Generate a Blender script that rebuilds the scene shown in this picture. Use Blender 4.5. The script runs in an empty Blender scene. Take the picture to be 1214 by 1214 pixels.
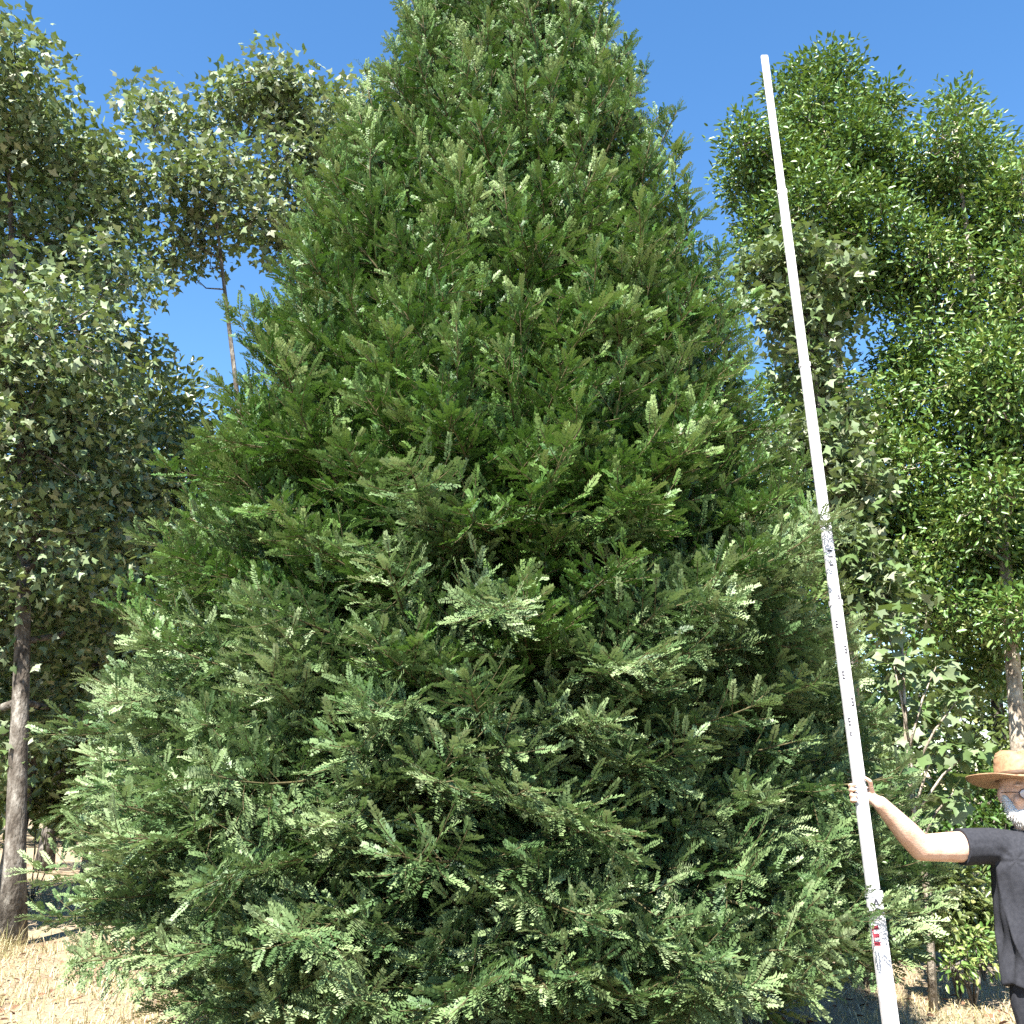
import bpy, bmesh, math
import numpy as np
from mathutils import Vector, Matrix

R = math.radians
rng = np.random.default_rng(7)
scene = bpy.context.scene
COL = scene.collection

# ------------------------------------------------------------------ camera
CAM_Z, PITCH, FPX, HALF = 1.6, R(15.1), 1217.0, 607.0
cd = bpy.data.cameras.new('camera')
cd.sensor_width = 36.0
cd.lens = 36.0 * FPX / (2 * HALF)
cd.clip_end = 2000
cam = bpy.data.objects.new('camera', cd)
cam.location = (0, 0, CAM_Z)
cam.rotation_euler = (R(90) + PITCH, 0, 0)
COL.objects.link(cam)
scene.camera = cam

# ------------------------------------------------------------------ sky, sun, exposure
SUN_EL, SUN_AZ = R(54), R(-156)          # azimuth measured from +Y towards +X
sdir = Vector((math.sin(SUN_AZ) * math.cos(SUN_EL), math.cos(SUN_AZ) * math.cos(SUN_EL), math.sin(SUN_EL)))
world = bpy.data.worlds.new('World')
scene.world = world
world.use_nodes = True
wn = world.node_tree
wn.nodes.clear()
sky = wn.nodes.new('ShaderNodeTexSky')
sky.sky_type = 'NISHITA'
sky.sun_disc = False
sky.sun_elevation = SUN_EL
sky.sun_rotation = SUN_AZ
sky.altitude = 300
sky.air_density = 1.0
sky.dust_density = 0.1
sky.ozone_density = 1.0
bg = wn.nodes.new('ShaderNodeBackground')
bg.inputs['Strength'].default_value = 0.074
wo = wn.nodes.new('ShaderNodeOutputWorld')
hs_ = wn.nodes.new('ShaderNodeHueSaturation')
hs_.inputs['Saturation'].default_value = 1.26
wn.links.new(sky.outputs[0], hs_.inputs['Color'])
wn.links.new(hs_.outputs[0], bg.inputs[0])
wn.links.new(bg.outputs[0], wo.inputs[0])
sl = bpy.data.lights.new('sun', 'SUN')
sl.energy = 5.0
sl.angle = R(0.53)
sl.color = (1.0, 0.955, 0.89)
so = bpy.data.objects.new('sun', sl)
so.rotation_euler = (-sdir).to_track_quat('-Z', 'Y').to_euler()
so.location = (-6, -10, 18)
COL.objects.link(so)
scene.view_settings.view_transform = 'Standard'
scene.view_settings.look = 'None'
scene.view_settings.gamma = 1.0
scene.view_settings.exposure = 2.08
scene.cycles.max_bounces = 3
scene.cycles.diffuse_bounces = 1
scene.cycles.glossy_bounces = 2
scene.cycles.transmission_bounces = 3
scene.cycles.adaptive_threshold = 0.01
scene.cycles.use_denoising = False


# ------------------------------------------------------------------ helpers
def spot(px, py, Y):
    """The point at distance Y along the photographed line of sight (survey of the place)."""
    u, v = (px - HALF) / FPX, (HALF - py) / FPX
    d = np.array([u, math.cos(PITCH) - v * math.sin(PITCH), math.sin(PITCH) + v * math.cos(PITCH)])
    return d * (Y / d[1]) + np.array([0, 0, CAM_Z])


def mesh_data(name, verts, faces, mat, tint=None, smooth=False, fmat=None):
    verts = np.asarray(verts, np.float32)
    me = bpy.data.meshes.new(name)
    if isinstance(faces, np.ndarray):
        n, k = faces.shape
        loops = faces.ravel().astype(np.int32)
        starts = (np.arange(n) * k).astype(np.int32)
    else:
        n = len(faces)
        lens = np.array([len(f) for f in faces])
        loops = np.concatenate([np.asarray(f) for f in faces]).astype(np.int32)
        starts = np.concatenate([[0], np.cumsum(lens)[:-1]]).astype(np.int32)
    me.vertices.add(len(verts))
    me.vertices.foreach_set('co', verts.ravel())
    me.loops.add(len(loops))
    me.loops.foreach_set('vertex_index', loops)
    me.polygons.add(n)
    me.polygons.foreach_set('loop_start', starts)
    for m in (mat if isinstance(mat, (list, tuple)) else [mat]):
        me.materials.append(m)
    if fmat is not None:
        me.polygons.foreach_set('material_index', np.asarray(fmat, np.int32))
    me.update(calc_edges=True)
    if smooth:
        me.polygons.foreach_set('use_smooth', np.ones(n, bool))
    if tint is not None:
        a = me.attributes.new('tint', 'FLOAT', 'POINT')
        a.data.foreach_set('value', np.asarray(tint, np.float32))
    return me


def link(name, me, parent=None, kind=None):
    o = bpy.data.objects.new(name, me)
    COL.objects.link(o)
    if parent is not None:
        o.parent = parent
    if kind:
        o['kind'] = kind
    return o


def thing(name, label, cat, loc=(0, 0, 0), group=None):
    o = bpy.data.objects.new(name, None)
    o.empty_display_size = 0.2
    o.location = loc
    COL.objects.link(o)
    tag(o, label, cat, group)
    return o


def tag(o, label, cat, group=None):
    o['label'] = label
    o['category'] = cat
    if group:
        o['group'] = group


class Soup:
    """Collects pieces of geometry with a per-vertex tint."""
    def __init__(self):
        self.v, self.f, self.t, self.m, self.n = [], [], [], [], 0

    def add(self, v, f, tint=0.5, mi=0):
        v = np.asarray(v, float)
        f = np.asarray(f, int)
        if f.shape[1] == 3:
            f = np.concatenate([f, f[:, 2:3]], 1)
        self.v.append(v)
        self.f.append(f + self.n)
        self.t.append(np.full(len(v), tint) if np.isscalar(tint) else np.asarray(tint))
        self.m.append(np.full(len(f), mi))
        self.n += len(v)

    def build(self, name, mat, smooth=False):
        f = np.concatenate(self.f)
        m = np.concatenate(self.m)
        tri = f[:, 2] == f[:, 3]
        faces = f if not tri.any() else (f[:, :3] if tri.all() else None)
        if faces is None:
            faces = [tuple(r[:3]) if t else tuple(r) for r, t in zip(f.tolist(), tri.tolist())]
        return mesh_data(name, np.concatenate(self.v), faces, mat, np.concatenate(self.t), smooth, m)


def tube(pts, rad, seg=6, wob=0.0, cap=True):
    pts = np.asarray(pts, float)
    n = len(pts)
    rad = np.broadcast_to(np.asarray(rad, float), (n,))
    tan = np.gradient(pts, axis=0)
    tan /= np.linalg.norm(tan, axis=1, keepdims=True) + 1e-9
    ref = np.array([0, 0, 1.0]) if abs(tan[0][2]) < 0.8 else np.array([1.0, 0, 0])
    vs = []
    for i in range(n):
        a = np.cross(ref, tan[i]); a /= np.linalg.norm(a) + 1e-9
        b = np.cross(tan[i], a)
        th = np.arange(seg) * 2 * math.pi / seg
        rr = rad[i] * (1 + wob * rng.normal(size=seg))
        vs.append(pts[i] + (np.cos(th) * rr)[:, None] * a + (np.sin(th) * rr)[:, None] * b)
    v = np.concatenate(vs)
    f = []
    for i in range(n - 1):
        for k in range(seg):
            k2 = (k + 1) % seg
            f.append((i * seg + k, i * seg + k2, (i + 1) * seg + k2, (i + 1) * seg + k))
    if cap:
        c0, c1 = len(v), len(v) + 1
        v = np.concatenate([v, pts[:1], pts[-1:]])
        for k in range(seg):
            k2 = (k + 1) % seg
            f.append((c0, k2, k, k))
            f.append((c1, (n - 1) * seg + k, (n - 1) * seg + k2, (n - 1) * seg + k2))
    return v, np.array(f)


def unit(a):
    a = np.asarray(a, float)
    return a / (np.linalg.norm(a, axis=-1, keepdims=True) + 1e-12)


def frames(d, up, roll):
    """Rows: x=d, y, z for arrays of directions."""
    d = unit(d)
    y = unit(np.cross(up, d))
    z = np.cross(d, y)
    c, s = np.cos(roll)[:, None], np.sin(roll)[:, None]
    return d, y * c + z * s, -y * s + z * c


def place(base_v, base_f, pos, X, Y, Z, scale):
    """Copies of one small shape realised into one array."""
    n, k = len(pos), len(base_v)
    v = (pos[:, None, :] + scale[:, None, None] * (
        base_v[None, :, 0:1] * X[:, None, :] + base_v[None, :, 1:2] * Y[:, None, :] + base_v[None, :, 2:3] * Z[:, None, :]))
    f = base_f[None] + (np.arange(n) * k)[:, None, None]
    return v.reshape(-1, 3), f.reshape(-1, base_f.shape[1])


# ------------------------------------------------------------------ materials
def nodes_of(name):
    m = bpy.data.materials.new(name)
    m.use_nodes = True
    nt = m.node_tree
    nt.nodes.clear()
    return m, nt, nt.nodes.new('ShaderNodeOutputMaterial')


def ramp(nt, stops):
    r = nt.nodes.new('ShaderNodeValToRGB')
    e = r.color_ramp.elements
    while len(e) > 1:
        e.remove(e[-1])
    e[0].position, e[0].color = stops[0][0], (*stops[0][1], 1)
    for p, c in stops[1:]:
        x = e.new(p); x.color = (*c, 1)
    return r


def leaf_mat(name, stops, trans=(0.16, 0.24, 0.03), tamt=0.3, rough=0.42, spec=0.5, objrand=0.0):
    m, nt, out = nodes_of(name)
    at = nt.nodes.new('ShaderNodeAttribute'); at.attribute_name = 'tint'
    fac = at.outputs['Fac']
    if objrand:
        oi = nt.nodes.new('ShaderNodeObjectInfo')
        ma = nt.nodes.new('ShaderNodeMath'); ma.operation = 'MULTIPLY_ADD'
        ma.inputs[1].default_value = objrand
        nt.links.new(oi.outputs['Random'], ma.inputs[0]); nt.links.new(fac, ma.inputs[2])
        mb = nt.nodes.new('ShaderNodeMath'); mb.operation = 'SUBTRACT'; mb.inputs[1].default_value = objrand / 2
        nt.links.new(ma.outputs[0], mb.inputs[0]); fac = mb.outputs[0]
    r = ramp(nt, stops)
    nt.links.new(fac, r.inputs[0])
    p = nt.nodes.new('ShaderNodeBsdfPrincipled')
    p.inputs['Roughness'].default_value = rough
    p.inputs['Specular IOR Level'].default_value = spec
    nt.links.new(r.outputs[0], p.inputs['Base Color'])
    t = nt.nodes.new('ShaderNodeBsdfTranslucent')
    mx = nt.nodes.new('ShaderNodeMix'); mx.data_type = 'RGBA'; mx.blend_type = 'MIX'
    mx.inputs[0].default_value = 0.6
    mx.inputs[7].default_value = (*trans, 1)
    nt.links.new(r.outputs[0], mx.inputs[6]); nt.links.new(mx.outputs[2], t.inputs[0])
    ms = nt.nodes.new('ShaderNodeMixShader'); ms.inputs[0].default_value = tamt
    nt.links.new(p.outputs[0], ms.inputs[1]); nt.links.new(t.outputs[0], ms.inputs[2])
    nt.links.new(ms.outputs[0], out.inputs[0])
    return m


def solid_mat(name, stops, scale=8.0, rough=0.8, bump=0.3, bscale=None, stretch=(1, 1, 1), spec=0.3, detail=6):
    m, nt, out = nodes_of(name)
    tc = nt.nodes.new('ShaderNodeTexCoord')
    mp = nt.nodes.new('ShaderNodeMapping'); mp.inputs['Scale'].default_value = stretch
    nt.links.new(tc.outputs['Object'], mp.inputs[0])
    n = nt.nodes.new('ShaderNodeTexNoise'); n.inputs['Scale'].default_value = scale; n.inputs['Detail'].default_value = detail
    n.inputs['Roughness'].default_value = 0.65
    nt.links.new(mp.outputs[0], n.inputs['Vector'])
    r = ramp(nt, stops); nt.links.new(n.outputs['Fac'], r.inputs[0])
    p = nt.nodes.new('ShaderNodeBsdfPrincipled'); p.inputs['Roughness'].default_value = rough
    p.inputs['Specular IOR Level'].default_value = spec
    nt.links.new(r.outputs[0], p.inputs['Base Color'])
    if bump:
        n2 = nt.nodes.new('ShaderNodeTexNoise'); n2.inputs['Scale'].default_value = bscale or scale * 3; n2.inputs['Detail'].default_value = 5
        nt.links.new(mp.outputs[0], n2.inputs['Vector'])
        b = nt.nodes.new('ShaderNodeBump'); b.inputs['Strength'].default_value = bump; b.inputs['Distance'].default_value = 0.02
        nt.links.new(n2.outputs['Fac'], b.inputs['Height']); nt.links.new(b.outputs[0], p.inputs['Normal'])
    nt.links.new(p.outputs[0], out.inputs[0])
    return m


M = {}
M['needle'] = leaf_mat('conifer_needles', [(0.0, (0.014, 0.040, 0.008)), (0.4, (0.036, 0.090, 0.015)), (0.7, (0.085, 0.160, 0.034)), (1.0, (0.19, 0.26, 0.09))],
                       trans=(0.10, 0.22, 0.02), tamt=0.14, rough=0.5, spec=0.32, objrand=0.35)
M['pale_needle'] = leaf_mat('young_sunlit_needles', [(0.0, (0.022, 0.048, 0.018)), (0.4, (0.068, 0.125, 0.042)), (0.7, (0.18, 0.25, 0.105)), (1.0, (0.30, 0.37, 0.20))],  # paler low needles: glaucous growth, with sunlit brightness also put into the colour
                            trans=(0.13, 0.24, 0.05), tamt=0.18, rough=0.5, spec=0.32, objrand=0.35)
M['stem'] = solid_mat('conifer_stem', [(0.3, (0.05, 0.045, 0.018)), (0.7, (0.12, 0.10, 0.045))], 30, 0.85, 0.2)
M['star'] = leaf_mat('lobed_leaf', [(0.0, (0.045, 0.085, 0.022)), (0.5, (0.095, 0.15, 0.05)), (0.85, (0.17, 0.215, 0.115)), (1.0, (0.27, 0.29, 0.19))],
                     trans=(0.2, 0.28, 0.03), tamt=0.18, rough=0.48, spec=0.32)
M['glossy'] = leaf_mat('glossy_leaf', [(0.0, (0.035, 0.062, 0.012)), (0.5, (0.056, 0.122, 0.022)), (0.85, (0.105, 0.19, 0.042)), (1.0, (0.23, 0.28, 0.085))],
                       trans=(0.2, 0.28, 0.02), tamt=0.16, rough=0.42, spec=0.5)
M['olive'] = leaf_mat('olive_leaf', [(0.0, (0.04, 0.065, 0.016)), (0.5, (0.085, 0.12, 0.032)), (0.85, (0.15, 0.185, 0.06)), (1.0, (0.27, 0.27, 0.11))],
                      trans=(0.24, 0.3, 0.03), tamt=0.18, rough=0.38, spec=0.6)
M['bark'] = solid_mat('grey_brown_bark', [(0.32, (0.022, 0.018, 0.014)), (0.46, (0.075, 0.062, 0.048)), (0.56, (0.13, 0.115, 0.095)), (0.68, (0.27, 0.25, 0.215))], 9, 0.95, 1.0, 40, (1, 1, 0.45))
M['pale_bark'] = solid_mat('pale_bark', [(0.32, (0.07, 0.055, 0.04)), (0.46, (0.24, 0.20, 0.15)), (0.58, (0.36, 0.32, 0.25)), (0.72, (0.48, 0.44, 0.36))], 12, 0.95, 0.9, 40, (1, 1, 0.6))
M['red_bark'] = solid_mat('red_brown_bark', [(0.25, (0.06, 0.03, 0.018)), (0.75, (0.22, 0.12, 0.065))], 12, 0.9, 0.7, 30, (1, 1, 0.2))

# ------------------------------------------------------------------ ground
m, nt, out = nodes_of('dry_ground')
tc = nt.nodes.new('ShaderNodeTexCoord')
n1 = nt.nodes.new('ShaderNodeTexNoise'); n1.inputs['Scale'].default_value = 0.9; n1.inputs['Detail'].default_value = 7; n1.inputs['Roughness'].default_value = 0.62
n2 = nt.nodes.new('ShaderNodeTexNoise'); n2.inputs['Scale'].default_value = 30; n2.inputs['Detail'].default_value = 8; n2.inputs['Roughness'].default_value = 0.75
nt.links.new(tc.outputs['Object'], n1.inputs['Vector']); nt.links.new(tc.outputs['Object'], n2.inputs['Vector'])
r1 = ramp(nt, [(0.3, (0.24, 0.165, 0.11)), (0.5, (0.34, 0.275, 0.19)), (0.62, (0.37, 0.31, 0.205)), (0.75, (0.23, 0.22, 0.10))])
r2 = ramp(nt, [(0.3, (0.45, 0.42, 0.38)), (0.55, (0.95, 0.93, 0.9)), (0.8, (1.25, 1.2, 1.1))])
mx = nt.nodes.new('ShaderNodeMix'); mx.data_type = 'RGBA'; mx.blend_type = 'MULTIPLY'; mx.inputs[0].default_value = 1
nt.links.new(n1.outputs['Fac'], r1.inputs[0]); nt.links.new(n2.outputs['Fac'], r2.inputs[0])
nt.links.new(r1.outputs[0], mx.inputs[6]); nt.links.new(r2.outputs[0], mx.inputs[7])
p = nt.nodes.new('ShaderNodeBsdfPrincipled'); p.inputs['Roughness'].default_value = 0.95; p.inputs['Specular IOR Level'].default_value = 0.1
b = nt.nodes.new('ShaderNodeBump'); b.inputs['Strength'].default_value = 0.8; b.inputs['Distance'].default_value = 0.03
nt.links.new(n2.outputs['Fac'], b.inputs['Height']); nt.links.new(b.outputs[0], p.inputs['Normal'])
nt.links.new(mx.outputs[2], p.inputs['Base Color']); nt.links.new(p.outputs[0], out.inputs[0])
M['ground'] = m


def ground_z(x, y):
    return 0.03 * np.sin(x * 1.3 + 0.6 * y) + 0.025 * np.sin(y * 2.1 - x * 0.7) + 0.012 * np.sin(5.1 * x + 1.2) * np.sin(4.3 * y)


t = np.linspace(-1, 1, 141)
gx = np.sign(t) * (np.abs(t) ** 3.2) * 600 + t * 14
XX, YY = np.meshgrid(gx, gx + 9)
near = np.exp(-((XX / 30) ** 2 + ((YY - 9) / 30) ** 2))
ZZ = ground_z(XX, YY) * near - 0.02
gi = np.arange(141 * 141).reshape(141, 141)
gf = np.stack([gi[:-1, :-1], gi[:-1, 1:], gi[1:, 1:], gi[1:, :-1]], -1).reshape(-1, 4)
g = link('ground', mesh_data('ground', np.stack([XX, YY, ZZ], -1).reshape(-1, 3), gf, M['ground'], smooth=True), kind='structure')

# dry straw grass
M['straw'] = leaf_mat('straw_blades', [(0.0, (0.10, 0.13, 0.04)), (0.25, (0.28, 0.24, 0.10)), (0.6, (0.44, 0.36, 0.21)), (1.0, (0.56, 0.49, 0.32))], trans=(0.5, 0.4, 0.15), tamt=0.25, rough=0.6, spec=0.3)


def blades(n, x0, x1, y0, y1, hmin, hmax, green=0.1):
    x = rng.uniform(x0, x1, n); y = rng.uniform(y0, y1, n)
    dens = 0.5 + 0.5 * np.sin(x * 2.3 + 1.7 * np.sin(y * 1.9)) * np.sin(y * 2.9 + x)
    k = rng.random(n) < 0.2 + 0.8 * dens ** 1.4
    x, y = x[k], y[k]; n = len(x)
    L = rng.uniform(hmin, hmax, n) * (0.6 + 0.6 * rng.random(n))
    az = rng.uniform(0, 2 * math.pi, n); lean = np.clip(rng.normal(0.95, 0.4, n), 0.05, 1.5)
    d = np.stack([np.cos(az) * np.sin(lean), np.sin(az) * np.sin(lean), np.cos(lean)], -1)
    side = np.stack([-np.sin(az), np.cos(az), np.zeros(n)], -1)
    base = np.stack([x, y, ground_z(x, y) - 0.02], -1)
    w = rng.uniform(0.002, 0.0045, n)[:, None]
    mid = base + d * (L * 0.55)[:, None] + np.array([0, 0, 0.012])
    tip = base + d * L[:, None]; tip[:, 2] -= L * 0.12 * np.sin(lean)
    tip[:, 2] = np.maximum(tip[:, 2], base[:, 2] + 0.004)
    v = np.stack([base - side * w, base + side * w, mid + side * w * 0.8, mid - side * w * 0.8, tip], 1).reshape(-1, 3)
    o = (np.arange(n) * 5)[:, None]
    q = np.concatenate([o + np.array([0, 1, 2, 3])]); tr = o + np.array([3, 2, 4, 4])
    tint = np.where(rng.random(n) < green, rng.uniform(0, 0.2, n), rng.uniform(0.3, 1, n))
    return v, np.concatenate([q, tr]), np.repeat(tint, 5)


s = Soup()
s.add(*blades(40000, -5.6, -1.2, 5.2, 11.5, 0.05, 0.14))
s.add(*blades(14000, -9.5, -2.5, 10.5, 20, 0.06, 0.2, 0.3))
s.add(*blades(22000, 1.6, 5.2, 4.2, 10.5, 0.04, 0.11))
s.add(*blades(5000, -1.5, 1.8, 3.6, 6.5, 0.05, 0.12))
# a rank tuft round the foot of the broadleaf trunk
s.add(*blades(1800, -6.3, -5.1, 10.6, 11.7, 0.2, 0.42, 0.2))
gr = link('dry_grass', s.build('dry_grass', M['straw']), kind='stuff')
tag(gr, 'dry straw coloured grass lying over the bare soil', 'grass')

# ------------------------------------------------------------------ the big conifer
TX, TY = -0.2, 7.0


def axis_x(h):
    return 0.02 * h


PH = np.array([0.0, 0.3, 0.95, 1.52, 2.35, 3.5, 4.83, 6.27, 7.83, 8.9, 9.6, 10.1])
PR = np.array([1.55, 1.98, 2.42, 2.54, 2.38, 2.10, 1.76, 1.36, 0.80, 0.42, 0.2, 0.03])


def crown_r(h):
    return np.interp(h, PH, PR)


def make_bough(seed, L, inner, coarse=False, droop=0.0, wide=1.0, rise=0.10, short=1.0):
    """A bough along +X: bare inner stem, then two ranked branchlets carrying flat needle shoots."""
    rg = np.random.default_rng(seed)
    s = Soup()
    xs = np.linspace(-inner, L, 14)
    def stem(x):
        x = np.asarray(x, float)
        tt = np.clip(x / L, -1.5, 1)
        return np.stack([x, 0.05 * np.sin(2.4 * tt + seed) * np.abs(tt), 0.14 * L * np.clip(tt, 0, 1) ** 2 - droop * L * tt * (1 - np.clip(tt, 0, 1)) - 0.04], -1)
    if not coarse:
        s.add(*tube(stem(xs), np.interp(xs, [-inner, 0, L], [0.020, 0.009, 0.0025]), 5), 0.5, 1)
    P, D, N, LEN, TI = [], [], [], [], []
    step = 0.043 if not coarse else 0.11
    x, sd = 0.06 * L, 1
    while x < L * 0.985:
        tt = x / L
        bl = wide * L * (0.36 * math.sin(math.pi * min(1, 0.28 + tt * 0.72)) ** 0.8 + 0.06) * rg.uniform(0.7, 1.15)
        ang = R(rg.normal(52 - 14 * tt, 7)) * sd
        tilt = R(rg.normal(8, 24))
        d = np.array([math.cos(ang) * math.cos(tilt), math.sin(ang) * math.cos(tilt), math.sin(tilt)])
        p0 = stem(x)
        n = np.array([0.15, 0, 1.0]) + rg.normal(0, 0.34, 3)
        m_ = max(3, int(bl / (0.036 if not coarse else 0.07)))
        qs = np.linspace(0, 1, m_ + 1)
        path = p0 + d * (qs * bl)[:, None]
        path[:, 2] += 0.22 * bl * qs ** 2 - 0.10 * bl * qs
        if not coarse:
            s.add(*tube(path[:: max(1, m_ // 4)], 0.0022, 3, cap=False), 0.5, 1)
        sh = 1
        bt = rg.normal(0, 0.09)
        for k in range(1, m_ + 1):
            dd = unit(path[k] - path[k - 1])
            yv = unit(np.cross(n, dd))
            if k == m_:
                dirs = [dd]
            else:
                a = R(rg.normal(46, 8)) * sh
                dirs = [dd * math.cos(a) + yv * math.sin(a)]
                sh = -sh
            for q in dirs:
                q = unit(q + np.array([0, 0, rg.normal(rise, 0.18)]))
                P.append(path[k - 1] if k < m_ else path[k - 1]); D.append(q)
                N.append(unit(n + rg.normal(0, 0.3, 3)))
                LEN.append(short * rg.uniform(0.085, 0.15) * (1.15 if k == m_ else 1.0) * (1.05 - 0.25 * k / m_))
                TI.append(np.clip(0.40 + bt + 0.26 * (k / m_) * tt + rg.normal(0, 0.1), 0, 1))  # tips paler: new growth, plus sunlit contrast put into the tint
        x += step * rg.uniform(0.7, 1.3)
        sd = -sd
    # leader shoots
    for k in range(3 if not coarse else 1):
        P.append(stem(L * 0.96)); D.append(unit(np.array([1, rg.normal(0, 0.3), rg.normal(0.3, 0.15)]))); N.append(np.array([0, 0, 1.0])); LEN.append(0.14); TI.append(0.75)
    P, D, N = np.array(P), np.array(D), np.array(N); LEN = np.array(LEN); TI = np.array(TI)
    Yv = unit(np.cross(N, D)); Zv = np.cross(D, Yv)
    # needles
    K = 11 if not coarse else 4
    NL, NW = (0.027, 0.0058) if not coarse else (0.042, 0.013)
    for k in range(K):
        fr = (k + 0.6) / K
        for sg in (-1, 1):
            n_ = len(P)
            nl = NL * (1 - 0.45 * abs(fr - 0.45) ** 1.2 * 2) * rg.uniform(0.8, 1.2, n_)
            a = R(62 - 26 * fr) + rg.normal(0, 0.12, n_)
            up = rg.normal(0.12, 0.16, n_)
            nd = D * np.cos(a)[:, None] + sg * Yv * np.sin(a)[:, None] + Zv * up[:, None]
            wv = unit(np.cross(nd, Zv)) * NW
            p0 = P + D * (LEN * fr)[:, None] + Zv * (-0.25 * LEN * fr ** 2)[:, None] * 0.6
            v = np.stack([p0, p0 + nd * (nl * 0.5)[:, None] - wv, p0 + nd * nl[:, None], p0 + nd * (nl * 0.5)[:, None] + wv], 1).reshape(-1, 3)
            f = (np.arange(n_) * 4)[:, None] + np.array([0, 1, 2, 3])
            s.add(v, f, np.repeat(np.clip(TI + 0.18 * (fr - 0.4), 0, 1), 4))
    if coarse:
        return np.concatenate(s.v), np.concatenate(s.f), np.concatenate(s.t)
    return s


tree = thing('conifer_tree', 'huge dense dark green conifer with a broad cone of flat needle sprays', 'tree', (TX, TY, 0))
hs = np.linspace(0, 10.0, 26)
ts = Soup()
ts.add(*tube(np.stack([axis_x(hs) + 0.02 * np.sin(hs), 0.02 * np.cos(hs * 1.3), hs - 0.05], -1), np.interp(hs, [0, 0.3, 10], [0.24, 0.17, 0.012]), 12, 0.04))
link('trunk', ts.build('conifer_trunk', M['red_bark'], True), tree)

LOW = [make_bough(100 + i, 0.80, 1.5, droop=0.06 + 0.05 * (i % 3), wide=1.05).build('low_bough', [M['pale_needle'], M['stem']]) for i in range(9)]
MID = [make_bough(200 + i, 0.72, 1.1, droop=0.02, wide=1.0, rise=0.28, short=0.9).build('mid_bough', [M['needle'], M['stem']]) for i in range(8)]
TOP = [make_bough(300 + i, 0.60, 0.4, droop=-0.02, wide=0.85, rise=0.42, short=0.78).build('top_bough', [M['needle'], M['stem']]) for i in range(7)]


def lump(az, h):
    return (0.5 * math.sin(3 * az + 1.7 * h) + 0.35 * math.sin(5 * az - 2.3 * h + 1) + 0.4 * math.sin(2.9 * h + 1.3 * az + 0.5))


def bough_matrix(h, az, rfac, el, roll, scl, length):
    """Tip of the bough at the crown's surface, its axis running back towards the trunk."""
    rr = crown_r(h) * rfac
    tip = Vector((axis_x(h) + math.cos(az) * rr, math.sin(az) * rr, h))
    a2 = az + rng.normal(0, 0.22)
    d = Vector((math.cos(a2) * math.cos(el), math.sin(a2) * math.cos(el), math.sin(el)))
    yv = Vector((0, 0, 1)).cross(d).normalized()
    zv = d.cross(yv)
    rot = Matrix((d, yv, zv)).transposed() @ Matrix.Rotation(roll, 3, 'X')
    return Matrix.Translation(tip - d * length * scl) @ (rot * scl).to_4x4()


def elev_at(h):
    return R(float(np.interp(h, [0.2, 1.0, 2.5, 4.5, 7, 9.5], [-24, -16, 2, 24, 45, 65])))


# stratified over the camera-side surface: 300 single boughs
NB = 270
hh = np.linspace(0.3, 9.8, 4000)
wgt = crown_r(hh) + 0.12
cdf = np.cumsum(wgt); cdf /= cdf[-1]
golden = 0.61803398875


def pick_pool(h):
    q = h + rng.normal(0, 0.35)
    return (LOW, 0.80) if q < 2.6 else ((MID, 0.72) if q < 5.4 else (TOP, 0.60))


def spray_matrix(h, az, rf):
    pool, length = pick_pool(h)
    rf = rf + 0.03 * lump(az, h)
    scl = rng.uniform(0.8, 1.15) * float(np.interp(h, [0, 6, 8, 9.7], [1.05, 1.0, 0.9, 0.6]))
    tipx, tipy = TX + math.cos(az) * crown_r(h) * rf, TY + math.sin(az) * crown_r(h) * rf
    if abs(tipx - (1.78 - 0.09 * h)) < 0.45 and tipy < 5.3:      # cleared where the pole and the man stand
        rf *= 0.93
    return pool, bough_matrix(h, az, rf, elev_at(h) + R(rng.normal(0, 11)), R(rng.normal(0, 24)), scl, length)


SOURCE = {}
for i in range(NB):
    h = float(np.interp((i + 0.5 + rng.uniform(-0.4, 0.4)) / NB, cdf, hh))
    az = R(-90) + R(112) * (2 * ((i * golden) % 1.0) - 1) + rng.normal(0, 0.06)
    pool, mtx = spray_matrix(h, az, min(1.11, 1.005 + rng.normal(0, 0.055)))
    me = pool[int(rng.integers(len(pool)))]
    o = link('bough', me, tree)
    o.matrix_basis = mtx
    SOURCE.setdefault(me.name, o)

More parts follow.
